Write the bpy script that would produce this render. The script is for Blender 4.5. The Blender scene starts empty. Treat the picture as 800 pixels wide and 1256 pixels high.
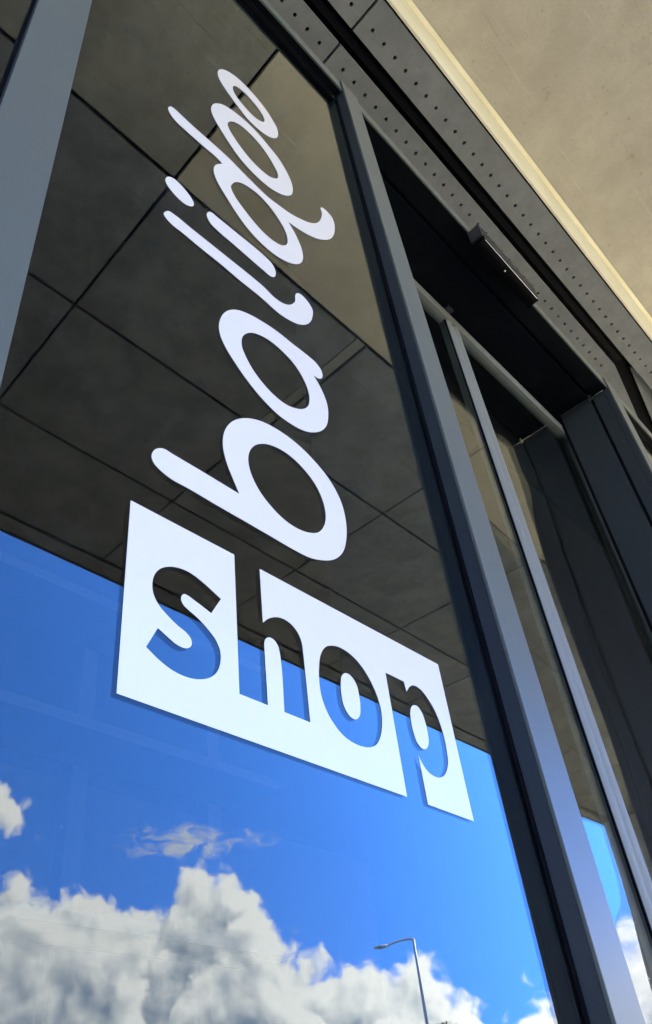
import bpy, bmesh, math, random
from mathutils import Vector, Matrix
random.seed(7)
scene = bpy.context.scene

# ------------------------------------------------------------------ camera, sky, sun, exposure
D = 0.40            # camera to glass, metres; the layout below is in multiples of D
CZ = 1.45           # camera height
def W(x, y, z):     # units of D from the camera -> metres (glass outer face at y = 0)
    return Vector((x * D, (y - 1) * D, CZ + z * D))

F_PX, CX, CY = 901.80, 262.86, 718.04
RM = ((0.753435733, -0.657314636, -0.016494416),
      (0.376335406, 0.451667074, -0.808930477),
      (0.539171826, 0.603269695, 0.587672883))
cam_data = bpy.data.cameras.new('camera')
cam = bpy.data.objects.new('camera', cam_data)
scene.collection.objects.link(cam)
right, up, back = Vector(RM[0]), -Vector(RM[1]), -Vector(RM[2])
m = Matrix((right, up, back)).transposed().to_4x4()
m.translation = W(0, 0, 0)
cam.matrix_world = m
cam_data.sensor_fit = 'AUTO'; cam_data.sensor_width = 36
cam_data.lens = 36 * F_PX / 1256
cam_data.shift_x = (400 - CX) / 1256
cam_data.shift_y = (CY - 628) / 1256
cam_data.clip_start = 0.01; cam_data.clip_end = 4000
scene.camera = cam

SUN_AZ = math.radians(92)      # from straight out of the wall, towards +x
SUN_EL = math.radians(42)
sun_dir = Vector((math.sin(SUN_AZ) * math.cos(SUN_EL), -math.cos(SUN_AZ) * math.cos(SUN_EL), math.sin(SUN_EL)))
sun_data = bpy.data.lights.new('sun', 'SUN')
sun_data.energy = 5.0; sun_data.angle = math.radians(0.53); sun_data.color = (1.0, 0.92, 0.70)
sun = bpy.data.objects.new('sun', sun_data)
scene.collection.objects.link(sun)
sun.rotation_euler = sun_dir.to_track_quat('Z', 'Y').to_euler()
sun.location = (0, -20, 30)

scene.view_settings.view_transform = 'Standard'
scene.view_settings.look = 'None'
scene.view_settings.exposure = 3.0
scene.view_settings.gamma = 1.0
scene.view_settings.use_curve_mapping = False
scene.cycles.max_bounces = 14
scene.cycles.diffuse_bounces = 4
scene.cycles.glossy_bounces = 8
scene.cycles.transmission_bounces = 12
scene.cycles.sample_clamp_indirect = 12
scene.cycles.use_denoising = True
scene.cycles.use_adaptive_sampling = True; scene.cycles.adaptive_threshold = 0.02
try: scene.cycles.denoiser = 'OPENIMAGEDENOISE'
except Exception: pass

# ---- node helpers
class NT:
    def __init__(s, tree): s.t = tree
    def n(s, kind, **kw):
        nd = s.t.nodes.new(kind)
        for k, v in kw.items(): setattr(nd, k, v)
        return nd
    def link(s, a, b): s.t.links.new(a, b)
    def put(s, sock, v):
        if isinstance(v, (int, float)): sock.default_value = v
        elif isinstance(v, (tuple, list)): sock.default_value = v
        else: s.link(v, sock)
    def math(s, op, a, b=None, c=None, clamp=False):
        nd = s.n('ShaderNodeMath', operation=op, use_clamp=clamp)
        s.put(nd.inputs[0], a)
        if b is not None: s.put(nd.inputs[1], b)
        if c is not None: s.put(nd.inputs[2], c)
        return nd.outputs[0]
    def vmath(s, op, a, b=None, scale=None):
        nd = s.n('ShaderNodeVectorMath', operation=op)
        s.put(nd.inputs[0], a)
        if b is not None: s.put(nd.inputs[1], b)
        if scale is not None: s.put(nd.inputs['Scale'], scale)
        return nd.outputs[0]
    def smooth(s, v, lo, hi, a=0.0, b=1.0):
        nd = s.n('ShaderNodeMapRange', interpolation_type='SMOOTHSTEP')
        s.put(nd.inputs['Value'], v); s.put(nd.inputs['From Min'], lo); s.put(nd.inputs['From Max'], hi)
        s.put(nd.inputs['To Min'], a); s.put(nd.inputs['To Max'], b)
        return nd.outputs[0]
    def lin(s, v, lo, hi, a=0.0, b=1.0):
        nd = s.n('ShaderNodeMapRange')
        s.put(nd.inputs['Value'], v); s.put(nd.inputs['From Min'], lo); s.put(nd.inputs['From Max'], hi)
        s.put(nd.inputs['To Min'], a); s.put(nd.inputs['To Max'], b)
        return nd.outputs[0]
    def mix(s, f, a, b, blend='MIX'):
        nd = s.n('ShaderNodeMix', data_type='RGBA', blend_type=blend)
        s.put(nd.inputs[0], f)
        s.put(nd.inputs[6], a if not isinstance(a, tuple) else (*a, 1)[:4])
        s.put(nd.inputs[7], b if not isinstance(b, tuple) else (*b, 1)[:4])
        return nd.outputs[2]
    def noise(s, vec, scale, detail=4, rough=0.5, dist=0.0):
        nd = s.n('ShaderNodeTexNoise')
        if vec is not None: s.put(nd.inputs['Vector'], vec)
        nd.inputs['Scale'].default_value = scale; nd.inputs['Detail'].default_value = detail
        nd.inputs['Roughness'].default_value = rough; nd.inputs['Distortion'].default_value = dist
        return nd.outputs['Fac']

# ---- the sky: physical sky with fair-weather cumulus, laid out by compass direction and height
world = bpy.data.worlds.new('World'); scene.world = world; world.use_nodes = True
wt = world.node_tree; wt.nodes.clear(); w = NT(wt)
sky = w.n('ShaderNodeTexSky', sky_type='NISHITA', sun_disc=False)
sky.sun_elevation = SUN_EL
sky.sun_rotation = math.atan2(sun_dir.x, sun_dir.y)
sky.air_density = 1.0; sky.dust_density = 0.0; sky.ozone_density = 2.5; sky.altitude = 200
SKY_STRENGTH = 0.15

# cumulus bank: density group, in = (azimuth deg, elevation deg, 0), how far this layer's tops lie below the back layer
grp = bpy.data.node_groups.new('cloud_density', 'ShaderNodeTree')
grp.interface.new_socket('P', in_out='INPUT', socket_type='NodeSocketVector')
grp.interface.new_socket('Drop', in_out='INPUT', socket_type='NodeSocketFloat')
grp.interface.new_socket('Seed', in_out='INPUT', socket_type='NodeSocketVector')
grp.interface.new_socket('Density', in_out='OUTPUT', socket_type='NodeSocketFloat')
grp.interface.new_socket('Depth', in_out='OUTPUT', socket_type='NodeSocketFloat')
g = NT(grp)
gi = g.n('NodeGroupInput'); go = g.n('NodeGroupOutput')
P, DROP = gi.outputs[0], gi.outputs[1]
PS = g.vmath('ADD', P, gi.outputs[2])
wn = g.n('ShaderNodeTexNoise', noise_dimensions='2D'); wn.inputs['Scale'].default_value = 0.30; wn.inputs['Detail'].default_value = 2
wn.inputs['Roughness'].default_value = 0.6
g.link(PS, wn.inputs['Vector'])
warp = g.vmath('SCALE', g.vmath('SUBTRACT', wn.outputs['Color'], (0.5, 0.5, 0.5)), scale=2.6)
PW = g.vmath('ADD', P, warp)
sep = g.n('ShaderNodeSeparateXYZ'); g.link(PW, sep.inputs[0])
AZ, EL = sep.outputs[0], sep.outputs[1]
TOPS = [(10, 11), (15, 12.5), (20, 14.0), (25, 13.9), (29, 13.6), (33, 13.4), (36.6, 12.0), (38.2, 13.7), (40.2, 15.4), (43.0, 15.4), (44.6, 13.8), (46.0, 10.8), (48.0, 9.4),
        (51, 8.7), (55, 8.9), (56.8, 7.4), (58.2, 6.3), (62, 6.1), (65, 7.0), (67.5, 9.0), (72, 9.5), (78, 8.0), (84, 9.0), (90, 10)]
fc = g.n('ShaderNodeFloatCurve'); cv = fc.mapping.curves[0]
cv.points[0].location = (0, TOPS[0][1] / 20); cv.points[1].location = (1, TOPS[-1][1] / 20)
for a_, e_ in TOPS[1:-1]: cv.points.new((a_ - 10) / 80, e_ / 20)
fc.mapping.update()
g.link(g.lin(AZ, 10, 90), fc.inputs['Value'])
top_in = g.math('MULTIPLY', fc.outputs[0], 20.0)
wander = g.n('ShaderNodeTexNoise', noise_dimensions='2D'); wander.inputs['Scale'].default_value = 0.12; wander.inputs['Detail'].default_value = 0
g.link(PS, wander.inputs['Vector'])
top_out = g.lin(wander.outputs['Fac'], 0.3, 0.7, 4.0, 15.0)
inside = g.math('MULTIPLY', g.smooth(AZ, 5, 12), g.smooth(AZ, 92, 86))
top = g.math('ADD', g.math('MULTIPLY', top_in, inside), g.math('MULTIPLY', top_out, g.math('SUBTRACT', 1.0, inside)))
# nearer, lower banks: their tops wander
drop = g.math('MULTIPLY', DROP, g.lin(wander.outputs['Fac'], 0.3, 0.7, 0.1, 1.9))
depth = g.math('SUBTRACT', g.math('SUBTRACT', top, drop), EL)
base = g.math('MINIMUM', g.math('DIVIDE', depth, 3.0), 0.9)
def blob(az_, el_, ra, re):
    q = g.vmath('MULTIPLY', g.vmath('SUBTRACT', PW, (az_, el_, 0)), (1 / ra, 1 / re, 0))
    nd = g.n('ShaderNodeVectorMath', operation='LENGTH'); g.link(q, nd.inputs[0])
    return g.math('SUBTRACT', 1.0, nd.outputs['Value'])
base = g.math('MAXIMUM', base, g.math('MINIMUM', blob(22.4, 18.4, 4.4, 2.7), 0.7))
fbn = g.n('ShaderNodeTexNoise', noise_dimensions='2D'); fbn.inputs['Scale'].default_value = 0.55; fbn.inputs['Detail'].default_value = 5; fbn.inputs['Roughness'].default_value = 0.54
g.link(PS, fbn.inputs['Vector'])
fb = g.math('MULTIPLY', g.math('SUBTRACT', fbn.outputs['Fac'], 0.5), 0.75)
vo = g.n('ShaderNodeTexVoronoi', voronoi_dimensions='2D', feature='F1', normalize=True); vo.inputs['Scale'].default_value = 0.42
vo.inputs['Detail'].default_value = 2.6; vo.inputs['Roughness'].default_value = 0.45; vo.inputs['Lacunarity'].default_value = 2.3
g.link(g.vmath('ADD', PW, gi.outputs[2]), vo.inputs['Vector'])
bil = g.math('MULTIPLY', g.math('SUBTRACT', 0.30, vo.outputs['Distance']), 1.6)
g.link(g.math('ADD', base, g.math('ADD', fb, bil)), go.inputs[0])
g.link(depth, go.inputs[1])

tc = w.n('ShaderNodeTexCoord')
sx = w.n('ShaderNodeSeparateXYZ'); w.link(tc.outputs['Generated'], sx.inputs[0])
az = w.math('MULTIPLY', w.math('ARCTAN2', sx.outputs[0], w.math('MULTIPLY', sx.outputs[1], -1.0)), 57.29578)
el = w.math('MULTIPLY', w.math('ARCSINE', sx.outputs[2]), 57.29578)
cb = w.n('ShaderNodeCombineXYZ'); w.link(az, cb.inputs[0]); w.link(el, cb.inputs[1])
def dens_at(off, drop, seed):
    nd = w.n('ShaderNodeGroup'); nd.node_tree = grp
    w.link(w.vmath('ADD', cb.outputs[0], off), nd.inputs[0])
    nd.inputs[1].default_value = drop; nd.inputs[2].default_value = seed
    return nd.outputs[0], nd.outputs[1]
def layer(drop, seed, gain):
    d0, dep = dens_at((0, 0, 0), drop, seed); d1, _ = dens_at((0.75, 0.85, 0), drop, seed)
    al = w.smooth(d0, -0.04, 0.42)
    slope = w.math('MULTIPLY', w.math('SUBTRACT', d0, d1), 0.72)
    thick = w.math('ADD', w.smooth(dep, 0.0, 8.0, 0, 0.50), w.smooth(d0, 0.05, 0.9, 0, 0.12))
    lit = w.math('ADD', w.math('SUBTRACT', gain, thick), slope, clamp=True)
    return al, w.mix(lit, CLOUD_DARK, CLOUD_LIT)
CLOUD_DARK, CLOUD_LIT = (0.235, 0.305, 0.415), (0.93, 0.925, 0.925)
sv = w.n('ShaderNodeCombineXYZ'); w.link(sx.outputs[0], sv.inputs[0]); w.link(sx.outputs[1], sv.inputs[1])
w.link(w.lin(sx.outputs[2], 0.0, 1.0, 0.50, 1.0), sv.inputs[2])        # clear dry air: no milky horizon
w.link(w.vmath('NORMALIZE', sv.outputs[0]), sky.inputs['Vector'])
skyc = w.mix(1.0, sky.outputs[0], (0.37, 0.765, 1.42), 'MULTIPLY')
skys = w.vmath('SCALE', skyc, scale=SKY_STRENGTH)
above = w.smooth(el, -1.0, 0.5)
al0, c0_ = layer(0.0, (0, 0, 0), 0.86)
al1, c1_ = layer(3.6, (31.7, 11.3, 0), 0.82)
tot = w.mix(w.math('MULTIPLY', al0, above), skys, c0_)
tot = w.mix(w.math('MULTIPLY', al1, above), tot, c1_)
# a thin torn veil drifting above the tallest cloud
vq = w.vmath('MULTIPLY', w.vmath('SUBTRACT', cb.outputs[0], (39.4, 16.8, 0)), (1 / 8.0, 1 / 1.7, 0))
vl = w.n('ShaderNodeVectorMath', operation='LENGTH'); w.link(vq, vl.inputs[0])
vn = w.n('ShaderNodeTexNoise', noise_dimensions='2D'); vn.inputs['Scale'].default_value = 1.0; vn.inputs['Detail'].default_value = 5; vn.inputs['Roughness'].default_value = 0.62; vn.inputs['Distortion'].default_value = 0.6
w.link(w.vmath('MULTIPLY', cb.outputs[0], (0.55, 1.1, 0)), vn.inputs['Vector'])
veil = w.smooth(w.math('ADD', w.math('SUBTRACT', 0.72, vl.outputs['Value']), w.math('MULTIPLY', w.math('SUBTRACT', vn.outputs['Fac'], 0.5), 2.2)), 0.0, 0.9, 0, 0.8)
tot = w.mix(veil, tot, (0.62, 0.64, 0.66))
bg = w.n('ShaderNodeBackground'); w.link(tot, bg.inputs[0]); bg.inputs[1].default_value = 1.0
wo = w.n('ShaderNodeOutputWorld'); w.link(bg.outputs[0], wo.inputs[0])
world.cycles.sampling_method = 'MANUAL'
world.cycles.sample_map_resolution = 512

# ------------------------------------------------------------------ materials
def new_mat(name):
    mt = bpy.data.materials.new(name); mt.use_nodes = True
    mt.node_tree.nodes.clear()
    t = NT(mt.node_tree)
    out = t.n('ShaderNodeOutputMaterial'); b = t.n('ShaderNodeBsdfPrincipled')
    t.link(b.outputs[0], out.inputs[0])
    return mt, t, b
def obj_co(t): return t.n('ShaderNodeTexCoord').outputs['Object']
def geo_co(t): return t.n('ShaderNodeNewGeometry').outputs['Position']
def bump(t, b, h, strength, dist):
    nd = t.n('ShaderNodeBump'); nd.inputs['Strength'].default_value = strength; nd.inputs['Distance'].default_value = dist
    t.link(h, nd.inputs['Height']); t.link(nd.outputs[0], b.inputs['Normal']); return nd

def coat_mat(name, col, rough, grain=0.10, metallic=0.0, spec=0.5):
    mt, t, b = new_mat(name)
    p = geo_co(t)
    n1 = t.noise(p, 900, 2, 0.6); n2 = t.noise(p, 6, 5, 0.6)
    c = t.mix(t.lin(n1, 0.3, 0.7, 0.0, 1.0), tuple(v * (1 - grain * 2.5) for v in col), tuple(v * (1 + grain * 2.5) for v in col))
    c = t.mix(t.smooth(n2, 0.5, 0.85, 0, 0.05), c, (0.12, 0.11, 0.10))
    t.link(c, b.inputs['Base Color'])
    t.link(t.lin(n2, 0.3, 0.7, rough - 0.02, rough + 0.04), b.inputs['Roughness'])
    b.inputs['Metallic'].default_value = metallic; b.inputs['Specular IOR Level'].default_value = spec
    return mt
M_FRAME = coat_mat('anthracite_coat', (0.031, 0.036, 0.036), 0.36, spec=0.26)
M_FACE_LIT = coat_mat('anthracite_lit_face', (0.100, 0.105, 0.082), 0.33, grain=0.04, spec=0.24)  # paler copy of the coat: sky sheen on front faces put into the colour
M_BEAD = coat_mat('black_bead', (0.014, 0.017, 0.023), 0.38, spec=0.3)
M_BLACK = coat_mat('black_lining', (0.0035, 0.004, 0.005), 0.5, spec=0.04)
M_ALU = coat_mat('brushed_aluminium', (0.185, 0.182, 0.148), 0.40, grain=0.05, metallic=0.0, spec=0.16)
M_ROOM = coat_mat('dark_interior', (0.018, 0.018, 0.020), 0.8, spec=0.05)
M_SHELF = coat_mat('grey_shelf', (0.022, 0.022, 0.023), 0.6, spec=0.05)

mt, t, b = new_mat('gasket_rubber'); b.inputs['Base Color'].default_value = (0.004, 0.004, 0.005, 1); b.inputs['Roughness'].default_value = 0.6; b.inputs['Specular IOR Level'].default_value = 0.08; M_RUB = mt
mt, t, b = new_mat('gloss_black'); b.inputs['Base Color'].default_value = (0.003, 0.003, 0.004, 1); b.inputs['Roughness'].default_value = 0.2; b.inputs['Specular IOR Level'].default_value = 0.03; M_GLOSS = mt
mt, t, b = new_mat('dark_plastic'); b.inputs['Base Color'].default_value = (0.022, 0.022, 0.022, 1); b.inputs['Roughness'].default_value = 0.45; M_PLA = mt
mt, t, b = new_mat('sensor_eye'); b.inputs['Base Color'].default_value = (0.75, 0.74, 0.72, 1); b.inputs['Roughness'].default_value = 0.25; M_EYE = mt

def glass_mat(name, wave, ior=1.52):
    mt = bpy.data.materials.new(name); mt.use_nodes = True; mt.node_tree.nodes.clear()
    t = NT(mt.node_tree); out = t.n('ShaderNodeOutputMaterial'); gl = t.n('ShaderNodeBsdfGlass')
    gl.inputs['IOR'].default_value = ior; gl.inputs['Roughness'].default_value = 0.0
    gl.inputs['Color'].default_value = (0.93, 0.96, 0.95, 1)
    df = t.n('ShaderNodeBsdfDiffuse'); df.inputs['Color'].default_value = (0.5, 0.5, 0.5, 1)
    mx = t.n('ShaderNodeMixShader'); gp = geo_co(t)
    fl = t.smooth(t.noise(gp, 260, 1, 0.5), 0.80, 0.86, 0, 0.45)
    sm = t.math('MULTIPLY', t.smooth(t.noise(gp, 5, 6, 0.7, 1.5), 0.5, 0.8), 0.010)
    t.link(t.math('ADD', fl, sm), mx.inputs[0]); t.link(gl.outputs[0], mx.inputs[1]); t.link(df.outputs[0], mx.inputs[2])
    t.link(mx.outputs[0], out.inputs[0])
    if wave:
        nd = t.n('ShaderNodeBump'); nd.inputs['Strength'].default_value = 1.0; nd.inputs['Distance'].default_value = wave
        t.link(t.noise(geo_co(t), 1.6, 1, 0.4), nd.inputs['Height']); t.link(nd.outputs[0], gl.inputs['Normal'])
    return mt
M_GLASS = glass_mat('window_glass', 0.0)
M_DGLASS = glass_mat('door_glass', 0.006, 1.42)

mt, t, b = new_mat('white_vinyl'); M_VINYL = mt
p = geo_co(t)
t.link(t.mix(t.noise(p, 40, 4, 0.6), (0.67, 0.60, 0.485), (0.70, 0.63, 0.515)), b.inputs['Base Color'])
b.inputs['Roughness'].default_value = 0.16; b.inputs['Specular IOR Level'].default_value = 0.45

def concrete_mat(name, dark, light, stain, sc=1.0):
    mt, t, b = new_mat(name)
    p = geo_co(t)
    info = t.n('ShaderNodeObjectInfo').outputs['Random']
    off = t.n('ShaderNodeCombineXYZ'); t.link(t.math('MULTIPLY', info, 37.0), off.inputs[0]); t.link(t.math('MULTIPLY', info, 91.0), off.inputs[1])
    q = t.vmath('ADD', p, off.outputs[0])
    a = t.noise(q, 5.0 * sc, 8, 0.70, 0.1)
    c = t.mix(t.smooth(a, 0.30, 0.70), dark, light)
    bl = t.noise(q, 0.9 * sc, 4, 0.60, 0.15)
    c = t.mix(t.smooth(bl, 0.48, 0.72, 0, 0.32), c, stain)
    # hairlines and scratches
    for rot_, amt in ((0.5, 0.42), (-0.9, 0.30)):
        mp = t.n('ShaderNodeMapping'); mp.inputs['Scale'].default_value = (1.0, 34.0, 1.0); mp.inputs['Rotation'].default_value = (0, 0, rot_)
        t.link(q, mp.inputs['Vector'])
        s = t.noise(mp.outputs[0], 1.3 * sc, 4, 0.6, 0.25)
        c = t.mix(t.smooth(s, 0.655, 0.70, 0, amt), c, stain)
        c = t.mix(t.smooth(s, 0.345, 0.30, 0, amt * 0.6), c, tuple(min(1, v * 1.2) for v in light))
    # pores, marks and specks
    gr_ = t.noise(q, 140 * sc, 2, 0.6)
    c = t.mix(t.smooth(gr_, 0.25, 0.75, 0, 0.16), c, tuple(v * 0.45 for v in dark))
    pr = t.noise(q, 55 * sc, 3, 0.55)
    c = t.mix(t.smooth(pr, 0.66, 0.76, 0, 0.55), c, tuple(v * 0.35 for v in dark))
    mk = t.noise(q, 3.4 * sc, 6, 0.72)
    c = t.mix(t.smooth(mk, 0.655, 0.74, 0, 0.55), c, tuple(v * 0.75 for v in stain))
    spn = t.noise(q, 9 * sc, 3, 0.6)
    c = t.mix(t.smooth(spn, 0.70, 0.78, 0, 0.55), c, tuple(v * 0.35 for v in dark))
    t.link(c, b.inputs['Base Color'])
    t.link(t.lin(a, 0.3, 0.7, 0.75, 0.9), b.inputs['Roughness'])
    bump(t, b, t.math('ADD', t.math('MULTIPLY', a, 0.5), t.math('MULTIPLY', pr, -0.3)), 0.35, 0.003)
    return mt
M_CONC = concrete_mat('warm_lit_concrete', (0.385, 0.34, 0.26), (0.475, 0.425, 0.335), (0.27, 0.235, 0.18))
M_CONC_DIM = concrete_mat('dimmed_concrete', (0.18, 0.172, 0.150), (0.28, 0.27, 0.24), (0.125, 0.118, 0.10))  # in-between tone: dimmer light on the left wall-side panels, painted in
M_CONC_SHADE = concrete_mat('shaded_concrete', (0.090, 0.094, 0.100), (0.212, 0.218, 0.226), (0.055, 0.057, 0.060))  # outer rows: concrete darkened in colour to stand in for weaker light
M_PERF = concrete_mat('grey_panel', (0.20, 0.198, 0.178), (0.262, 0.26, 0.236), (0.14, 0.138, 0.124), 2.0)
M_COL = concrete_mat('column_concrete', (0.30, 0.29, 0.27), (0.42, 0.40, 0.37), (0.22, 0.2, 0.17))
M_PAVE = concrete_mat('paving', (0.50, 0.44, 0.28), (0.59, 0.52, 0.34), (0.44, 0.385, 0.26))
M_ROAD = concrete_mat('asphalt', (0.034, 0.034, 0.035), (0.050, 0.049, 0.047), (0.028, 0.028, 0.028))
M_KERB = concrete_mat('kerb_stone', (0.30, 0.29, 0.27), (0.38, 0.37, 0.35), (0.22, 0.21, 0.2))
mt, t, b = new_mat('cream_fascia'); M_CREAM = mt
p = geo_co(t)
t.link(t.mix(t.smooth(t.noise(p, 4, 5, 0.6), 0.4, 0.7), (0.78, 0.69, 0.46), (0.86, 0.77, 0.55)), b.inputs['Base Color'])
b.inputs['Roughness'].default_value = 0.45
mt, t, b = new_mat('grass_ground'); M_GRASS = mt
p = geo_co(t)
t.link(t.mix(t.noise(p, 1.5, 8, 0.7), (0.035, 0.06, 0.02), (0.08, 0.10, 0.04)), b.inputs['Base Color']); b.inputs['Roughness'].default_value = 0.95
mt, t, b = new_mat('galvanised'); M_GALV = mt
b.inputs['Base Color'].default_value = (0.68, 0.68, 0.67, 1); b.inputs['Metallic'].default_value = 0.0; b.inputs['Roughness'].default_value = 0.45
mt, t, b = new_mat('bark'); M_BARK = mt
t.link(t.mix(t.noise(geo_co(t), 12, 6, 0.7), (0.05, 0.035, 0.025), (0.12, 0.09, 0.065)), b.inputs['Base Color']); b.inputs['Roughness'].default_value = 0.9
mt, t, b = new_mat('leaves'); M_LEAF = mt
t.link(t.mix(t.noise(geo_co(t), 3, 4, 0.6), (0.035, 0.06, 0.018), (0.08, 0.11, 0.035)), b.inputs['Base Color']); b.inputs['Roughness'].default_value = 0.7
mt, t, b = new_mat('lamp_lens'); M_LENS = mt
b.inputs['Base Color'].default_value = (0.6, 0.6, 0.6, 1); b.inputs['Roughness'].default_value = 0.2

# ------------------------------------------------------------------ mesh helpers
def link(o, parent=None):
    scene.collection.objects.link(o)
    if parent is not None: o.parent = parent
    return o
def empty(name, loc, label=None, cat=None, group=None):
    o = bpy.data.objects.new(name, None); o.location = loc; o.empty_display_size = 0.1
    link(o)
    if label: o['label'] = label
    if cat: o['category'] = cat
    if group: o['group'] = group
    return o
def tag(o, label=None, cat=None, group=None, kind=None):
    if label: o['label'] = label
    if cat: o['category'] = cat
    if group: o['group'] = group
    if kind: o['kind'] = kind
    return o
def add_box(bm, a, b, bev=0.0):
    a, b = Vector(a), Vector(b)
    lo = Vector(map(min, a, b)); hi = Vector(map(max, a, b))
    vs = [bm.verts.new((x, y, z)) for x in (lo.x, hi.x) for y in (lo.y, hi.y) for z in (lo.z, hi.z)]
    fs = [(0, 1, 3, 2), (4, 6, 7, 5), (0, 4, 5, 1), (2, 3, 7, 6), (0, 2, 6, 4), (1, 5, 7, 3)]
    faces = [bm.faces.new([vs[i] for i in f]) for f in fs]
    if bev > 0:
        es = list({e for f in faces for e in f.edges})
        bmesh.ops.bevel(bm, geom=es, offset=bev, segments=2, profile=0.7, affect='EDGES')
def finish(name, bm, mat, parent=None, smooth=False):
    bmesh.ops.recalc_face_normals(bm, faces=bm.faces)
    me = bpy.data.meshes.new(name); 
    if parent is not None:
        bmesh.ops.translate(bm, verts=bm.verts, vec=-parent_world(parent))
    bm.to_mesh(me); bm.free(); me.materials.append(mat)
    if smooth:
        for pl in me.polygons: pl.use_smooth = True
    o = bpy.data.objects.new(name, me)
    return link(o, parent)
def parent_world(p):
    v = Vector((0, 0, 0))
    while p is not None:
        v = v + p.location; p = p.parent
    return v
def box(name, a, b, mat, parent=None, bev=0.0):
    bm = bmesh.new(); add_box(bm, a, b, bev); return finish(name, bm, mat, parent)
def boxes(name, lst, mat, parent=None, bev=0.0):
    bm = bmesh.new()
    for a, b in lst: add_box(bm, a, b, bev)
    return finish(name, bm, mat, parent)
def tube(bm, p0, p1, r0, r1, seg=12, caps=True):
    p0, p1 = Vector(p0), Vector(p1); ax = (p1 - p0).normalized()
    u = ax.orthogonal().normalized(); v = ax.cross(u)
    ra = [bm.verts.new(p0 + (u * math.cos(k) + v * math.sin(k)) * r0) for k in [2 * math.pi * i / seg for i in range(seg)]]
    rb = [bm.verts.new(p1 + (u * math.cos(k) + v * math.sin(k)) * r1) for k in [2 * math.pi * i / seg for i in range(seg)]]
    for i in range(seg): bm.faces.new((ra[i], ra[(i + 1) % seg], rb[(i + 1) % seg], rb[i]))
    if caps: bm.faces.new(ra[::-1]); bm.faces.new(rb)

# ------------------------------------------------------------------ setting: ground, pavement, road
tag(box('ground', (-600, -600, -0.6), (600, 600, -0.13), M_GRASS), kind='structure')
tag(box('pavement', (-3.0, -7.0, -0.125), (40, 0.65, 0.0), M_PAVE), kind='structure')
kerb = box('kerb', (-3.0, -7.15, -0.12), (40, -7.004, 0.004), M_KERB, bev=0.01); tag(kerb, kind='structure')
tag(box('road', (-400, -18.0, -0.128), (400, 0.6, -0.108), M_ROAD), kind='structure')

# ------------------------------------------------------------------ building shell (dark room behind the glass, wall above the frame)
ZB = 0.0
HS, HC = 7.9, 9.3                       # heights above the camera of the two soffit levels
zS, zC = CZ + HS * D, CZ + HC * D
bld = empty('shop_building', (2.0, 3.0, 0.0), 'dark grey building wall around and above the glazed shopfront', 'building')
yw = (1.46 - 1) * D
zh = CZ + 5.885 * D                      # top of the frame head
box('upper_wall', (-9, yw, zh + 0.012), (16, yw + 0.3, zC + 0.4), M_BLACK, bld)
box('back_wall', (-9, 5.0, 0.0), (16, 5.2, zC), M_ROOM, bld)
box('side_wall', (-9.2, 0.9, 0.0), (-9.004, 5.2, zC), M_ROOM, bld)
box('side_wall', (16.004, 0.9, 0.0), (16.2, 5.2, zC), M_ROOM, bld)
box('room_floor', (-9, 0.66, -0.1), (16, 4.99, 0.004), M_ROOM, bld)
box('room_ceiling', (-9, yw + 0.31, zh + 0.02), (16, 4.99, zh + 0.2), M_ROOM, bld)

# ------------------------------------------------------------------ shopfront frame
YF, YFH = 0.925, 0.938                  # front of the posts, front of the head
ZG = 5.74                               # top of the visible glass
ZC0, ZC1 = 5.74, 5.885                  # head cap
fr = empty('shopfront_frame', W(1.1, 1.0, -CZ / D) , 'anthracite metal shopfront frame with tall posts and dark head rail', 'shopfront')
GB = (0.12 - CZ) / D                    # bottom of glass in D units
FLOOR = -CZ / D
def post(x0, x1, parent, bead=0.012, yb=1.25):
    """front cap + recessed gasket groove + bead that meets the glass; all one post"""
    cap = box('mullion', W(x0 + 0.003, YF + 0.013, FLOOR + 0.01), W(x1 - 0.003, 0.990, ZC1 - 0.004), M_FRAME, parent)
    box('face_plate', W(x0, YF, FLOOR + 0.01), W(x1, YF + 0.012, ZC1), M_FACE_LIT, parent, 0.0012)
    box('gasket', W(x0 - 0.006, 0.9905, FLOOR + 0.012), W(x1 + 0.006, 0.9993, ZC0 + 0.02), M_RUB, parent)
    box('post_core', W(x0 + 0.05, 1.03, FLOOR + 0.014), W(x1 - 0.03, yb, ZG), M_BEAD, parent)
    return cap
XL0, XL1 = 0.138, 0.301                 # slim post
XC0, XC1 = 2.120, 2.293                 # post beside the door
XJ0, XJ1 = 6.06, 6.29                  # far door post
post(XL0, XL1, fr); post(XC0, XC1, fr)
post(-2.05, -1.896, fr)
for xx in (8.0, 10.2): post(xx, xx + 0.154, fr)
# head over the windows: light face strip, gasket, deep black reveal
def head(x0, x1, parent, xb0=None, xb1=None):
    box('head_rail', W(x0, YFH + 0.013, ZC0 + 0.004), W(x1, 0.990, ZC1 - 0.004), M_BLACK, parent)
    box('face_plate', W(x0, YFH, ZC0), W(x1, YFH + 0.012, ZC1 - 0.002), M_FACE_LIT, parent, 0.0012)
    box('gasket', W(x0, 0.9905, ZC0 - 0.006), W(x1, 0.9993, ZC1 - 0.01), M_RUB, parent)
    box('head_core', W(x0, 1.03, ZG), W(x1, 1.40, ZC1), M_BLACK, parent)
head(-2.048 + 0.16, XL0 - 0.004, fr); head(XL1 + 0.004, XC0 - 0.004, fr); head(XJ1 + 0.004, 7.996, fr); head(8.158, 10.196, fr)
def sill(x0, x1, parent):
    box('sill_rail', W(x0, YF, FLOOR + 0.012), W(x1, 1.2, GB + 0.03), M_FRAME, parent, 0.0015)
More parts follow.
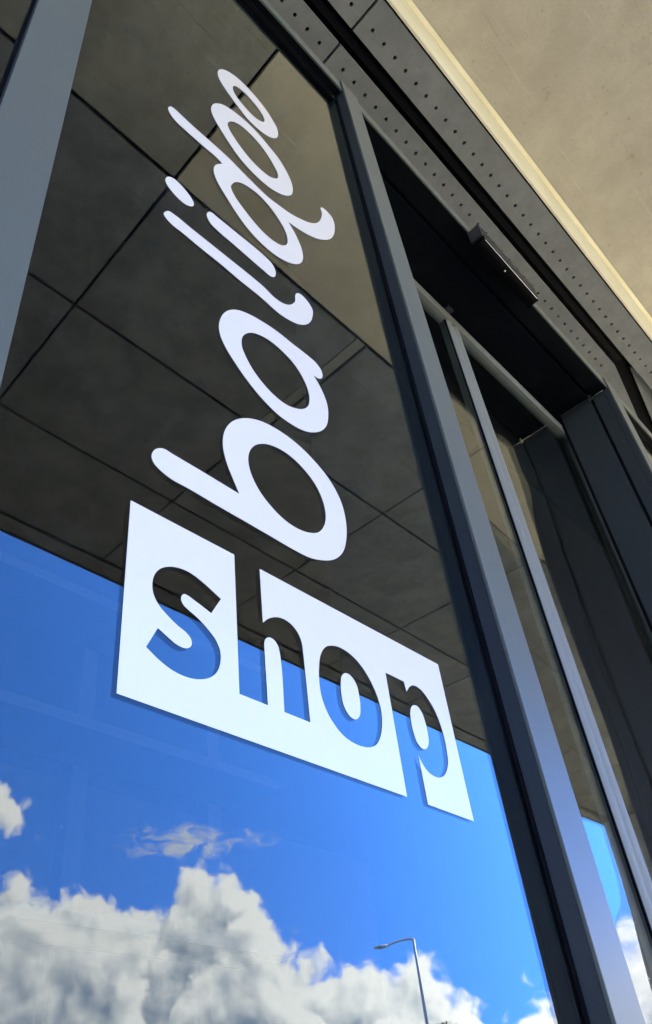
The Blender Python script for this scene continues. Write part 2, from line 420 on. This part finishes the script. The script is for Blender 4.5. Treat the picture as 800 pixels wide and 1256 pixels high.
sill(-1.892, XL0 - 0.004, fr); sill(XL1 + 0.004, XC0 - 0.004, fr); sill(XJ1 + 0.004, 7.996, fr); sill(8.158, 10.196, fr)
# glass panes
TG = 0.0058
def pane(x0, x1, lab):
    o = box('glass_pane', (x0 * D, 0.0, 0.13), (x1 * D, TG, CZ + (ZG + 0.03) * D), M_GLASS, fr)
    o['label'] = lab
pane(-1.86, XL0 + 0.03, 'clear window pane left of the slim grey post')
pane(XL1 - 0.03, XC0 + 0.02, 'tall clear window pane carrying the white lettering, mirroring sky')
pane(XJ1 - 0.03, 8.02, 'clear window pane beyond the door recess')
pane(8.14, 10.2, 'clear window pane at the far end of the shopfront')

# ---- door recess: lining of header and far jamb, groove along both
YD = 1.453
gy = 1.110
box('door_head_rail', W(XC1 + 0.004, YFH, ZC0 + 0.0), W(XJ0 - 0.004, YFH + 0.012, ZC1 - 0.002), M_FACE_LIT, fr, 0.0015)
box('door_header', W(XC1 + 0.004, YFH + 0.013, ZC0 + 0.004), W(XJ0 - 0.002, gy - 0.012, ZC1 - 0.004), M_BLACK, fr, 0.001)
box('door_header', W(XC1 + 0.004, gy + 0.012, ZC0 + 0.012), W(XJ0 - 0.002, YD + 0.10, ZC1 + 0.05), M_BLACK, fr, 0.001)
box('header_groove', W(XC1 + 0.004, gy - 0.0115, ZC0 + 0.05), W(XJ0 - 0.002, gy + 0.0115, ZC1), M_RUB, fr)
box('face_plate', W(XJ0, YF, FLOOR + 0.01), W(XJ1, YF + 0.012, ZC1), M_FACE_LIT, fr, 0.0012)
box('jamb', W(XJ0 + 0.003, YF + 0.013, FLOOR + 0.01), W(XJ1 - 0.003, YF + 0.06, ZC1 - 0.004), M_FRAME, fr)
box('jamb_lining', W(XJ0 + 0.004, YF + 0.063, FLOOR + 0.012), W(XJ1 - 0.01, gy - 0.014, ZC0 + 0.004), M_FRAME, fr, 0.001)
box('jamb_groove', W(XJ0 + 0.03, gy - 0.0135, FLOOR + 0.012), W(XJ1 - 0.012, gy + 0.0135, ZC0 + 0.004), M_RUB, fr)
box('jamb_lining', W(XJ0 + 0.002, gy + 0.014, FLOOR + 0.012), W(XJ1 - 0.012, YD - 0.03, ZC0 + 0.008), M_FRAME, fr, 0.001)
box('jamb_gasket', W(XJ0 + 0.012, YD - 0.029, FLOOR + 0.012), W(XJ1 - 0.012, YD - 0.003, ZC0 + 0.008), M_RUB, fr)
# near jamb of the recess (back of the post beside the door)
box('jamb_lining', W(XC0 + 0.02, 1.035, FLOOR + 0.012), W(XC1 - 0.004, YD + 0.18, ZC0), M_FRAME, fr, 0.001)

# ------------------------------------------------------------------ sliding doors
def door(x0, x1, side, label):
    e = empty('sliding_door', W((x0 + x1) / 2, YD, FLOOR), label, 'door', 'pair of sliding door leaves')
    top, bot = ZC0 - 0.022, FLOOR + 0.05
    rb = top - 0.19
    t2 = 0.10
    # rail: two stepped profiles
    boxes('top_rail', [(W(x0, YD, rb), W(x1, YD + t2, top - 0.06)), (W(x0, YD + 0.018, top - 0.058), W(x1, YD + t2, top))], M_ALU, e, 0.0012)
    boxes('bottom_rail', [(W(x0, YD, bot), W(x1, YD + t2, bot + 0.25))], M_ALU, e, 0.0012)
    sw = 0.098
    for s in (0, 1):
        a = x0 if s == 0 else x1 - sw
        # rounded stile: a box with a shallow ridge
        bm = bmesh.new()
        z0, z1 = W(0, 0, bot + 0.252).z, W(0, 0, rb - 0.002).z
        n = 9; ring0, ring1 = [], []
        prof = [(a * D, W(0, YD + t2, 0).y)]
        for k in range(n):
            u = k / (n - 1)
            prof.append(((a + sw * u) * D, W(0, YD + 0.016 - 0.016 * math.sin(math.pi * u), 0).y))
        prof.append(((a + sw) * D, W(0, YD + t2, 0).y))
        r0 = [bm.verts.new((px, py, z0)) for px, py in prof]; r1 = [bm.verts.new((px, py, z1)) for px, py in prof]
        for k in range(len(prof)):
            kk = (k + 1) % len(prof); bm.faces.new((r0[k], r0[kk], r1[kk], r1[k]))
        bm.faces.new(r0[::-1]); bm.faces.new(r1)
        finish('stile', bm, M_ALU, e)
    box('door_glass', W(x0 + sw - 0.02, YD + 0.030, bot + 0.22), W(x1 - sw + 0.02, YD + 0.052, rb + 0.02), M_DGLASS, e)
    # black seal on the meeting edge and under the rail
    sx0 = x1 + 0.0015 if side < 0 else x0 - 0.014
    if side < 0: box('edge_seal', W(x1 - sw - 0.010, YD + 0.016, bot + 0.26), W(x1 - sw - 0.001, YD + 0.0295, rb - 0.004), M_RUB, e)
    else: box('edge_seal', W(x0 + sw + 0.001, YD + 0.016, bot + 0.26), W(x0 + sw + 0.008, YD + 0.0295, rb - 0.004), M_RUB, e)
    return e
XM = 4.14
door(XC1 + 0.008, XM - 0.0015, -1, 'glazed sliding door leaf beside the post that edges the lettered window')
door(XM + 0.0015, XJ0 + 0.20, 1, 'glazed sliding door leaf beside the deep dark jamb')
ro = box('door_roller', W(XM - 0.06, YD - 0.03, ZC0 - 0.035), W(XM + 0.02, YD + 0.03, ZC0 + 0.002), M_PLA, fr, 0.002)

# ------------------------------------------------------------------ presence sensor
se = empty('door_sensor', W(4.05, 0.90, 5.60), 'glossy black motion sensor bar mounted under the door head rail', 'sensor')
def rounded_bar(name, x0, x1, pts, mat, parent):
    bm = bmesh.new()
    r0 = [bm.verts.new((x0 * D, W(0, y, z).y, W(0, y, z).z)) for y, z in pts]
    r1 = [bm.verts.new((x1 * D, W(0, y, z).y, W(0, y, z).z)) for y, z in pts]
    n = len(pts)
    for k in range(n): bm.faces.new((r0[k], r0[(k + 1) % n], r1[(k + 1) % n], r1[k]))
    bm.faces.new(r0[::-1]); bm.faces.new(r1)
    o = finish(name, bm, mat, parent)
    for pl in o.data.polygons: pl.use_smooth = len(pl.vertices) == 4
    o.data.set_sharp_from_angle(angle=math.radians(40))
    return o
bar = []
for cx_, cz_, a0 in ((0.946, 5.691, 0), (0.860, 5.691, 90), (0.867, 5.565, 180), (0.946, 5.562, 270)):
    bar += [(cx_ + 0.010 * math.cos(math.radians(a0 + k)), cz_ + 0.010 * math.sin(math.radians(a0 + k))) for k in (0, 22, 45, 68, 90)]
rounded_bar('housing', 3.68, 4.51, bar, M_GLOSS, se)
box('bracket', W(3.655, 0.853, 5.59), W(3.677, 0.952, 5.735), M_PLA, se, 0.001)
box('bracket', W(4.513, 0.87, 5.59), W(4.527, 0.945, 5.70), M_PLA, se, 0.001)
box('mounting_plate', W(3.68, 0.85, 5.702), W(4.50, 0.936, 5.735), M_PLA, se, 0.001)
bm = bmesh.new(); tube(bm, W(3.70, 0.8585, 5.5600), W(4.49, 0.8585, 5.5600), 0.0011, 0.0011, 10)
finish('edge_highlight', bm, M_EYE, se, True)  # pale tube standing in for the highlight along the bar's lower front edge
bm = bmesh.new(); bmesh.ops.create_uvsphere(bm, u_segments=12, v_segments=8, radius=0.003)
bmesh.ops.translate(bm, verts=bm.verts, vec=W(4.05, 0.90, 5.553)); finish('sensor_eye', bm, M_EYE, se, True)

# ------------------------------------------------------------------ perforated soffit strips
ps = empty('perforated_soffit', W(3.0, 1.0, HS), 'grey perforated soffit strips with black slot above the frame', 'soffit')
PITCH = 0.0203 * HS
def perf_panel(x0, x1, y0, y1, yd, parent, th=0.02, r=0.0175):
    """panel with a row of real round holes along yd"""
    bm = bmesh.new(); z = HS
    wv = lambda x, y, zz=0.0: bm.verts.new(W(x, y, z) + Vector((0, 0, zz)))
    n = max(1, int((x1 - x0 - 0.06) / PITCH)); pad = (x1 - x0 - n * PITCH) / 2
    xs = [x0 + pad + k * PITCH for k in range(n + 1)]
    def quad(a, b_, c, d_):
        bm.faces.new((wv(*a), wv(*b_), wv(*c), wv(*d_)))
    ya, yb = yd - 0.03, yd + 0.03
    quad((x0, y0), (x1, y0), (x1, ya), (x0, ya)); quad((x0, yb), (x1, yb), (x1, y1), (x0, y1))
    quad((x0, ya), (xs[0], ya), (xs[0], yb), (x0, yb)); quad((xs[-1], ya), (x1, ya), (x1, yb), (xs[-1], yb))
    K = 12
    for i in range(n):
        a, b_ = xs[i], xs[i + 1]; cx = (a + b_) / 2; hx = (b_ - a) / 2; hy = 0.03
        rim, out, upr = [], [], []
        for k in range(K):
            th_ = 2 * math.pi * (k + 0.5) / K
            c_, s_ = math.cos(th_), math.sin(th_)
            rim.append(wv(cx + r * c_, yd + r * s_)); upr.append(wv(cx + r * c_, yd + r * s_, th))
        # outer rectangle: project onto the rectangle
        for k in range(K):
            th_ = 2 * math.pi * (k + 0.5) / K
            c_, s_ = math.cos(th_), math.sin(th_)
            f_ = min(hx / abs(c_) if abs(c_) > 1e-6 else 9e9, hy / abs(s_) if abs(s_) > 1e-6 else 9e9)
            out.append(wv(cx + f_ * c_, yd + f_ * s_))
        corners = {}
        for k in range(K):
            kk = (k + 1) % K
            bm.faces.new((out[k], out[kk], rim[kk], rim[k]))
            bm.faces.new((rim[k], rim[kk], upr[kk], upr[k]))
            ok, okk = out[k].co, out[kk].co
            if abs(ok.x - okk.x) > 1e-6 and abs(ok.y - okk.y) > 1e-6:   # a rectangle corner lies between them
                ccx = max(ok.x, okk.x) if ok.x + okk.x > 2 * cx * D else min(ok.x, okk.x)
                yy = W(0, yd, 0).y
                ccy = max(ok.y, okk.y) if ok.y + okk.y > 2 * yy else min(ok.y, okk.y)
                cv = bm.verts.new((ccx, ccy, ok.z)); bm.faces.new((out[k], cv, out[kk]))
    # sides
    for (pa, pb) in (((x0, y0), (x1, y0)), ((x1, y0), (x1, y1)), ((x1, y1), (x0, y1)), ((x0, y1), (x0, y0))):
        bm.faces.new((wv(*pa), wv(*pb), wv(*pb, th), wv(*pa, th)))
    bmesh.ops.remove_doubles(bm, verts=bm.verts, dist=1e-5)
    return finish('perforated_panel', bm, M_PERF, parent)
jx = [0.331 * HS + 0.829 * HS * k for k in (-2, -1, 0, 1, 2)]
for i in range(4):
    a, b_ = jx[i] + 0.012, jx[i + 1] - 0.012
    perf_panel(a, b_, 0.592, 0.915, 0.1010 * HS, ps)
    # the inner strip follows the slot, which swings in beyond x = 1.024 HS
    if i < 2: perf_panel(a, b_, 1.062, 1.40, 0.149 * HS, ps)
xb = 1.024 * HS
# inner panel cut by the bent slot
def poly_panel(name, pts, z0, z1, mat, parent):
    bm = bmesh.new()
    lo = [bm.verts.new(W(x, y, 0) * 1.0 + Vector((0, 0, z0 - CZ))) for x, y in pts]
    hi = [bm.verts.new(W(x, y, 0) * 1.0 + Vector((0, 0, z1 - CZ))) for x, y in pts]
    n = len(pts)
    for k in range(n): bm.faces.new((lo[k], lo[(k + 1) % n], hi[(k + 1) % n], hi[k]))
    bm.faces.new(lo[::-1]); bm.faces.new(hi)
    return finish(name, bm, mat, parent)
sl = math.tan(math.radians(10.0))
a, b_ = jx[2] + 0.012, jx[3] - 0.012
# straight stretch, with holes up to the bend, then a plain wedge
nb = int((xb - a) / PITCH) * PITCH + a
perf_panel(a, xb - 0.001, 1.062, 1.40, 0.149 * HS, ps)
def bent(x): return 1.062 + (x - xb) * sl
poly_panel('soffit_panel', [(xb + 0.001, 1.062), (b_, bent(b_)), (b_, 1.60), (xb + 0.001, 1.60)], zS, zS + 0.02, M_PERF, ps)
poly_panel('soffit_panel', [(b_ + 0.024, bent(b_ + 0.024)), (b_ + 3.0, bent(b_ + 3.0)), (b_ + 3.0, 2.3), (b_ + 0.024, 2.3)], zS, zS + 0.02, M_PERF, ps)
poly_panel('soffit_panel', [(xb + 0.25, 0.919), (b_ + 3.0, 0.919), (b_ + 3.0, bent(b_ + 3.0) - 0.15), (xb + 0.25, bent(xb + 0.25) - 0.15)], zS + 0.03, zS + 0.05, M_PERF, ps)
# slot: black lining set up behind the panels
box('slot_lining', W(-8, 0.56, HS) + Vector((0, 0, 0.055)), W(22, 2.4, HS) + Vector((0, 0, 0.08)), M_BLACK, ps)
box('slot_rail', W(-8, 0.955, HS) + Vector((0, 0, 0.02)), W(xb, 1.02, HS) + Vector((0, 0, 0.05)), M_RUB, ps)

# ------------------------------------------------------------------ canopy: concrete soffit panels, stepped fascia, outer edge
cp = empty('concrete_canopy', W(3.0, -4.0, HC), 'stained concrete panel canopy with cream stepped edge above the shopfront', 'canopy')
ROWS = [(0.54, -1.50), (-1.50, -3.73), (-3.73, -6.04), (-6.04, -8.32)]     # y of the panel joints (D units)
N1, N2, N3 = 0.281 * HC, 0.667 * HC, 1.019 * HC
G = 0.023
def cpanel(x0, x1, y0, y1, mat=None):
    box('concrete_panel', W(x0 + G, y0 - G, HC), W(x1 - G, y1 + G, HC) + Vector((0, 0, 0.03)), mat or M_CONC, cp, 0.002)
stp = (N3 - N1)
half = stp / 2
for r_, (ya, yb) in enumerate(ROWS):
    if r_ == 0: js = [N1 + stp * k for k in range(-2, 6)]
    else: js = [N1 + half * k + (0.03 * HC * 0.5 if k % 2 else 0) for k in range(-4, 11)]
    for i in range(len(js) - 1):
        x0, x1 = js[i], js[i + 1]
        if r_ == 1 and i == 4: x1 -= 0.10
        if r_ == 1 and i == 5: x0 += 0.10
        if x0 > 33: continue
        cpanel(x0, min(x1, 33.8), ya, yb, M_CONC_SHADE if r_ else (M_CONC_DIM if x0 < N1 - 0.1 else M_CONC))  # panel tones carry the light's fall-off away from the wall
xs2 = N1 + half + 0.015 * HC
box('service_strip', W(xs2 - 0.085, ROWS[1][0] - G, HC) + Vector((0, 0, 0.012)), W(xs2 + 0.085, ROWS[1][1] + G, HC) + Vector((0, 0, 0.03)), M_PERF, cp)
box('canopy_deck', W(-12, 0.60, HC) + Vector((0, 0, 0.034)), W(33.8, -8.75, HC) + Vector((0, 0, 0.45)), M_BLACK, cp)
# stepped fascia between the two soffit levels (faces the street) with its small flange
box('fascia', W(-12, 0.577, HS) + Vector((0, 0, -0.004)), W(33.8, 0.553, HC) + Vector((0, 0, -0.004)), M_CREAM, cp, 0.002)
box('fascia_flange', W(-12, 0.552, HC) + Vector((0, 0, -0.012)), W(33.8, 0.508, HC) + Vector((0, 0, -0.004)), M_CREAM, cp, 0.001)
box('edge_beam', W(-12, -8.33, HC) + Vector((0, 0, -0.02)), W(33.8, -8.70, HC) + Vector((0, 0, 0.033)), M_CONC_SHADE, cp, 0.003)
box('edge_fascia', W(-12, -8.705, HC) + Vector((0, 0, -0.03)), W(33.8, -8.76, HC) + Vector((0, 0, 0.5)), M_FRAME, cp, 0.003)

# ------------------------------------------------------------------ concrete column at the canopy's street edge
co = empty('concrete_column', W(32.6, -7.5, FLOOR), 'pale concrete column of stacked blocks under the canopy edge', 'column')
cz0, cz1 = 0.0, CZ + HC * D - 0.025
nbk = 7
for k in range(nbk):
    za = cz0 + (cz1 - cz0) * k / nbk; zb = cz0 + (cz1 - cz0) * (k + 1) / nbk
    box('concrete_block', Vector((30.7 * D, W(0, -8.6, 0).y, za + 0.005)), Vector((33.7 * D, W(0, -6.4, 0).y, zb - 0.005)), M_COL, co, 0.004)
box('column_core', Vector((30.78 * D, W(0, -8.5, 0).y, 0.0)), Vector((33.62 * D, W(0, -6.5, 0).y, cz1)), M_KERB, co)

# ------------------------------------------------------------------ vinyl lettering, traced on the glass plane
def px_to_glass(px, py):
    d = [(px - CX) / F_PX, (py - CY) / F_PX, 1.0]
    r = [sum(RM[k][i] * d[k] for k in range(3)) for i in range(3)]
    return (r[0] / r[1], r[2] / r[1])          # x, z on the glass in D units
VIEWS = {'A': (7.85, 250, 75), 'B': (7.85, 200, 120), 'C': (4.706, 250, 190), 'D': (4.0, 195, 210), 'E': (5.0, 260, 370), 'F': (3.077, 180, 500),
         'P': (4.0, 130, 600), 'Q': (5.708, 270, 680), 'R': (5.023, 370, 740), 'S': (5.346, 460, 780)}
def outline(spec, sub=6):
    """spec: string of 'V x,y x,y! ...' where V picks the scale and ! marks a corner"""
    pts = []; v = None
    for tok in spec.split():
        if tok in VIEWS: v = VIEWS[tok]; continue
        corner = tok.endswith('!'); a, b = tok.rstrip('!').split(',')
        q = px_to_glass(v[1] + float(a) / v[0], v[2] + float(b) / v[0])
        pts.append((Vector(q), corner))
    n = len(pts); res = []
    for i in range(n):
        p1, c1 = pts[i]; p2, c2 = pts[(i + 1) % n]
        p0 = pts[i - 1][0]; p3 = pts[(i + 2) % n][0]
        res.append(p1)
        if c1 and c2: continue
        def tan(pa, pb, pc):                    # centripetal-style tangent at pb
            da = max((pb - pa).length, 1e-6); dc = max((pc - pb).length, 1e-6)
            return ((pb - pa) / da * dc + (pc - pb) / dc * da) / (da + dc)
        L = (p2 - p1).length
        t1 = tan(p0, p1, p2) * L if not c1 else (p2 - p1)
        t2 = tan(p1, p2, p3) * L if not c2 else (p2 - p1)
        for s in range(1, sub):
            u = s / sub; u2 = u * u; u3 = u2 * u
            res.append((2 * u3 - 3 * u2 + 1) * p1 + (u3 - 2 * u2 + u) * t1 + (-2 * u3 + 3 * u2) * p2 + (u3 - u2) * t2)
    return res
def sticker(name, loops, parent, y=-0.00045, th=0.00025):
    cu = bpy.data.curves.new(name, 'CURVE'); cu.dimensions = '2D'; cu.fill_mode = 'BOTH'; cu.extrude = th / 2
    for lp in loops:
        sp = cu.splines.new('POLY'); sp.points.add(len(lp) - 1)
        for k, q in enumerate(lp): sp.points[k].co = (q.x * D, CZ + q.y * D, 0, 1)
        sp.use_cyclic_u = True
    tmp = bpy.data.objects.new('tmp', cu); scene.collection.objects.link(tmp)
    dg = bpy.context.evaluated_depsgraph_get()
    me = bpy.data.meshes.new_from_object(tmp.evaluated_get(dg)); me.name = name
    bpy.data.objects.remove(tmp)
    pw = parent_world(parent)
    for v in me.vertices:
        x, z, h = v.co
        v.co = Vector((x, y - h, z)) - pw
    me.materials.clear(); me.materials.append(M_VINYL)
    o = bpy.data.objects.new(name, me)
    return link(o, parent)
LET = {
 'o2': ['A 133,115 143,88 170,80 205,88 260,118 330,170 425,262 500,345 580,445 650,550 700,640 715,700 706,735 680,744 640,735 580,700 500,635 420,555 340,455 270,360 200,260 155,185',
        'A 278,258 290,240 312,243 350,270 405,318 470,390 530,465 570,530 584,572 575,588 548,580 500,550 440,495 370,415 315,345 285,290'],
 'o1': ['A 70,470 78,430 100,412 135,410 190,425 265,470 350,535 450,625 550,730 640,840 C 415,0 470,85 505,160 513,205 505,230 485,236 440,225 380,190 320,140 250,70 A 325,908 250,800 180,690 120,590 85,520',
        'A 228,610 240,588 262,582 300,590 360,625 440,695 520,780 600,885 665,990 705,1070 716,1110 705,1132 675,1130 620,1105 540,1040 460,960 370,850 290,735 245,660'],
 'q': ['B 48,105 55,90 75,87 105,105 170,165 300,285 430,400 520,480 650,600 C 235,113 300,178 365,240 430,290 500,340 560,372 610,392 645,395 665,385 678,360 680,330 673,310 683,305 705,322 735,355 752,395 755,430 745,470 725,488 700,491 650,483 590,455 540,425 487,388! 515,435 545,495 567,555 572,595 562,622 540,631 510,628 460,608 400,570 330,510 260,435 190,340 130,245 85,170 60,110 57,80 70,58 90,53 107,52! B 520,582 440,512 375,457 300,390 200,300 130,235 85,180 60,140',
       'C 156,190 165,168 185,158 215,163 260,188 320,235 380,300 430,370 465,430 482,480 482,510 470,523 445,522 405,500 350,455 290,390 235,320 185,250 165,215'],
 'i': ['D 234,215 240,202 255,202 290,230 370,295 450,360 520,420 550,450 567,480 572,508 565,520 545,515 515,490 440,425 360,355 290,295 255,260 240,235'],
 'dot': ['B 22,800 30,770 55,762 95,775 160,830 225,905 275,975 295,1020 290,1042 262,1046 215,1028 150,975 90,910 45,850'],
 'l': ['D 23,212 30,200 50,198 80,218 150,275 250,355 350,435 450,515 520,575 565,620 600,645 630,656 655,652 668,635 668,610 675,600 695,605 725,635 750,675 752,715 740,742 715,754 680,750 640,732 590,700 500,620 400,540 300,455 200,375 110,300 60,260 32,228'],
 'a': ['E 42,160 50,110 75,70 115,52 165,55 230,80 310,125 400,185 500,265 590,335 640,380 670,425 677,458 668,473 648,470 622,453! 650,500 680,560 705,630 712,700 702,760 670,793 625,803 570,795 490,755 400,690 310,600 220,490 140,375 85,285 55,220',
       'E 180,245 188,215 210,197 240,192 290,205 360,245 430,305 500,380 555,465 590,550 597,610 585,645 555,660 510,655 450,630 380,575 310,500 245,410 205,335 185,285'],
 'b': ['F 18,190 22,168 40,155 65,157 95,175 180,225 260,273 349,327! 325,270 300,205 287,145 290,100 308,65 340,45 380,41 430,52 490,82 560,132 630,200 690,275 730,350 750,425 753,490 740,545 710,572 665,577 610,565 560,540 470,488 370,430 270,373 160,308 80,262 45,232 25,208',
       'F 382,195 388,165 405,145 435,137 475,145 530,175 585,225 635,290 665,355 675,410 667,450 645,472 615,473 570,458 520,425 470,375 425,315 395,255'],
}
le = empty('vinyl_lettering', W(1.2, 1.0, 1.2) + Vector((0, -0.0005, 0)), 'white rounded script lettering running up the window pane above the word panel', 'lettering')
lo_i = None
for k in ('b', 'a', 'l', 'i', 'q', 'o1', 'o2'):
    o = sticker('letter', [outline(s) for s in LET[k]], le)
    if k == 'i': lo_i = o
sticker('dot', [outline(LET['dot'][0])], lo_i)
PANEL = ['P 120,56! 628,323! Q 133,978! 333,1058! 308,650! 310,607 324,586 345,583 375,600 402,640 415,690 421,730 448,1105! 630,1178! 605,930 590,780 580,690 570,620 545,555 505,500 455,460 405,442 365,443 330,455 298,480! 275,103! S 411,188! 646,1217! 346,1107! 283,787! 310,840 345,890 385,920 420,930 450,918 470,880 477,830 470,760 455,680 430,590 395,500 350,420 300,355 265,330 240,326 222,338 205,367! 187,300! 66,241! 208,1056! P 50,1003!',
         'P 563,540! 515,610! 470,575 430,545 400,523 382,516 370,525 368,545 380,570 405,595 450,635 500,690 540,745 560,800 560,850 545,895 510,925 465,934 400,925 330,893 260,840 195,775! 253,682! 300,725 340,760 380,780 405,780 420,762 415,735 395,708 350,670 300,620 255,565 230,510 226,465 235,425 260,395 300,382 345,385 400,405 470,455 520,500',
         'R 105,400 110,340 125,295 150,268 185,262 225,270 280,300 340,355 395,430 440,515 470,590 488,660 494,740 485,820 460,870 420,888 380,885 320,862 260,820 205,755 160,680 125,590 107,490']
CNT = ['R 240,490 245,450 262,432 285,436 315,465 338,510 352,570 360,640 357,690 340,714 315,712 290,690 262,640 245,570',
       'S 230,500 236,468 252,455 275,462 300,495 325,560 342,630 350,690 343,730 325,745 305,738 275,700 250,630 235,560']
pa = empty('vinyl_word_panel', W(1.2, 1.0, 0.62) + Vector((0, -0.0005, 0)), 'white vinyl rectangle on the window with the word shop cut out', 'lettering')
sticker('panel_sheet', [outline(s) for s in PANEL], pa)
for s in CNT: sticker('letter_counter', [outline(s)], pa)

# ------------------------------------------------------------------ street lamp across the road (seen mirrored in the window)
def polar(azd, dist): 
    a_ = math.radians(azd); return Vector((math.sin(a_) * dist, D - math.cos(a_) * dist, 0)) - Vector((0, 0, 0))
lb = polar(55.2, 33.0); lb.z = -0.13
lh = CZ + 33.0 * math.tan(math.radians(9.8)) - lb.z
sl_ = empty('street_lamp', lb, 'tall grey street lamp with a single curved arm beyond the road', 'street lamp')
bm = bmesh.new(); tube(bm, lb, lb + Vector((0, 0, 0.9)), 0.13, 0.13, 16); tube(bm, lb + Vector((0, 0, 0.9)), lb + Vector((0, 0, lh)), 0.085, 0.05, 16)
finish('pole', bm, M_GALV, sl_, True)
tgt = polar(52.3, 33.0)
dirn = Vector((tgt.x - lb.x, tgt.y - lb.y, 0)).normalized()
bm = bmesh.new(); topp = lb + Vector((0, 0, lh - 0.02)); prevp = topp
for k in range(1, 9):
    u = k / 8; q = topp + dirn * (1.05 * u) + Vector((0, 0, 0.02 - 0.24 * u * u + 0.04 * u))
    tube(bm, prevp, q, 0.05 - 0.002 * k, 0.05 - 0.002 * (k + 1), 10, True); prevp = q
finish('arm', bm, M_GALV, sl_, True)
bm = bmesh.new(); n = 10; rings = []
side = Vector((-dirn.y, dirn.x, 0))
for k, (u, wd, hh) in enumerate([(0, 0.05, 0.04), (0.10, 0.10, 0.06), (0.25, 0.14, 0.07), (0.42, 0.13, 0.06), (0.52, 0.05, 0.03)]):
    c0 = prevp + dirn * u + Vector((0, 0, -0.10 * u))
    rings.append([bm.verts.new(c0 + side * (wd * math.cos(2 * math.pi * j / n)) + Vector((0, 0, hh * math.sin(2 * math.pi * j / n)))) for j in range(n)])
for i in range(len(rings) - 1):
    for j in range(n): bm.faces.new((rings[i][j], rings[i][(j + 1) % n], rings[i + 1][(j + 1) % n], rings[i + 1][j]))
bm.faces.new(rings[0][::-1]); bm.faces.new(rings[-1])
lhd = finish('lamp_head', bm, M_GALV, sl_, True)

# ------------------------------------------------------------------ tree beyond the road
tb = polar(56.4, 46.0); tb.z = -0.13
tr = empty('broadleaf_tree', tb, 'green broadleaf tree standing beyond the street lamp', 'tree')
bm = bmesh.new(); TH = CZ + 46.0 * math.tan(math.radians(4.95))
tube(bm, tb, tb + Vector((0, 0, 1.6)), 0.16, 0.12, 10)
for k in range(9):
    a_ = k * 2.4; tube(bm, tb + Vector((0, 0, 1.4 + 0.12 * k)), tb + Vector((math.cos(a_) * 1.1, math.sin(a_) * 1.1, 2.6 + 0.22 * k)), 0.06, 0.015, 6)
finish('trunk', bm, M_BARK, tr, True)
bm = bmesh.new()
for k in range(5200):
    while True:
        v = Vector((random.uniform(-1, 1), random.uniform(-1, 1), random.uniform(-1, 1)))
        if 0.3 < v.length < 1 and (math.sin(v.x * 7) + math.sin(v.y * 6 + 1) + math.sin(v.z * 8) > -1.2): break
    c0 = tb + Vector((v.x * 1.55, v.y * 1.55, TH * 0.62 + v.z * TH * 0.40))
    a1 = Vector((random.gauss(0, 1), random.gauss(0, 1), random.gauss(0, 1))).normalized(); a2 = a1.orthogonal().normalized()
    s = random.uniform(0.05, 0.10)
    bm.faces.new([bm.verts.new(c0 + a1 * s), bm.verts.new(c0 + a2 * s * 0.5), bm.verts.new(c0 - a1 * s), bm.verts.new(c0 - a2 * s * 0.5)])
finish('crown', bm, M_LEAF, tr)

# ------------------------------------------------------------------ display rack inside, faint behind the glass
rk = empty('display_rack', (1.35, 1.9, 0.004), 'dim grey display rack standing inside behind the lettered window', 'rack')
for px_ in (0.75, 1.3, 1.95): box('upright', (px_, 1.85, 0.005), (px_ + 0.07, 1.92, 3.1), M_SHELF, rk, 0.003)
for pz in (1.3, 1.9, 2.5, 3.0): box('shelf', (0.70, 1.55, pz), (2.07, 1.845, pz + 0.04), M_SHELF, rk, 0.003)
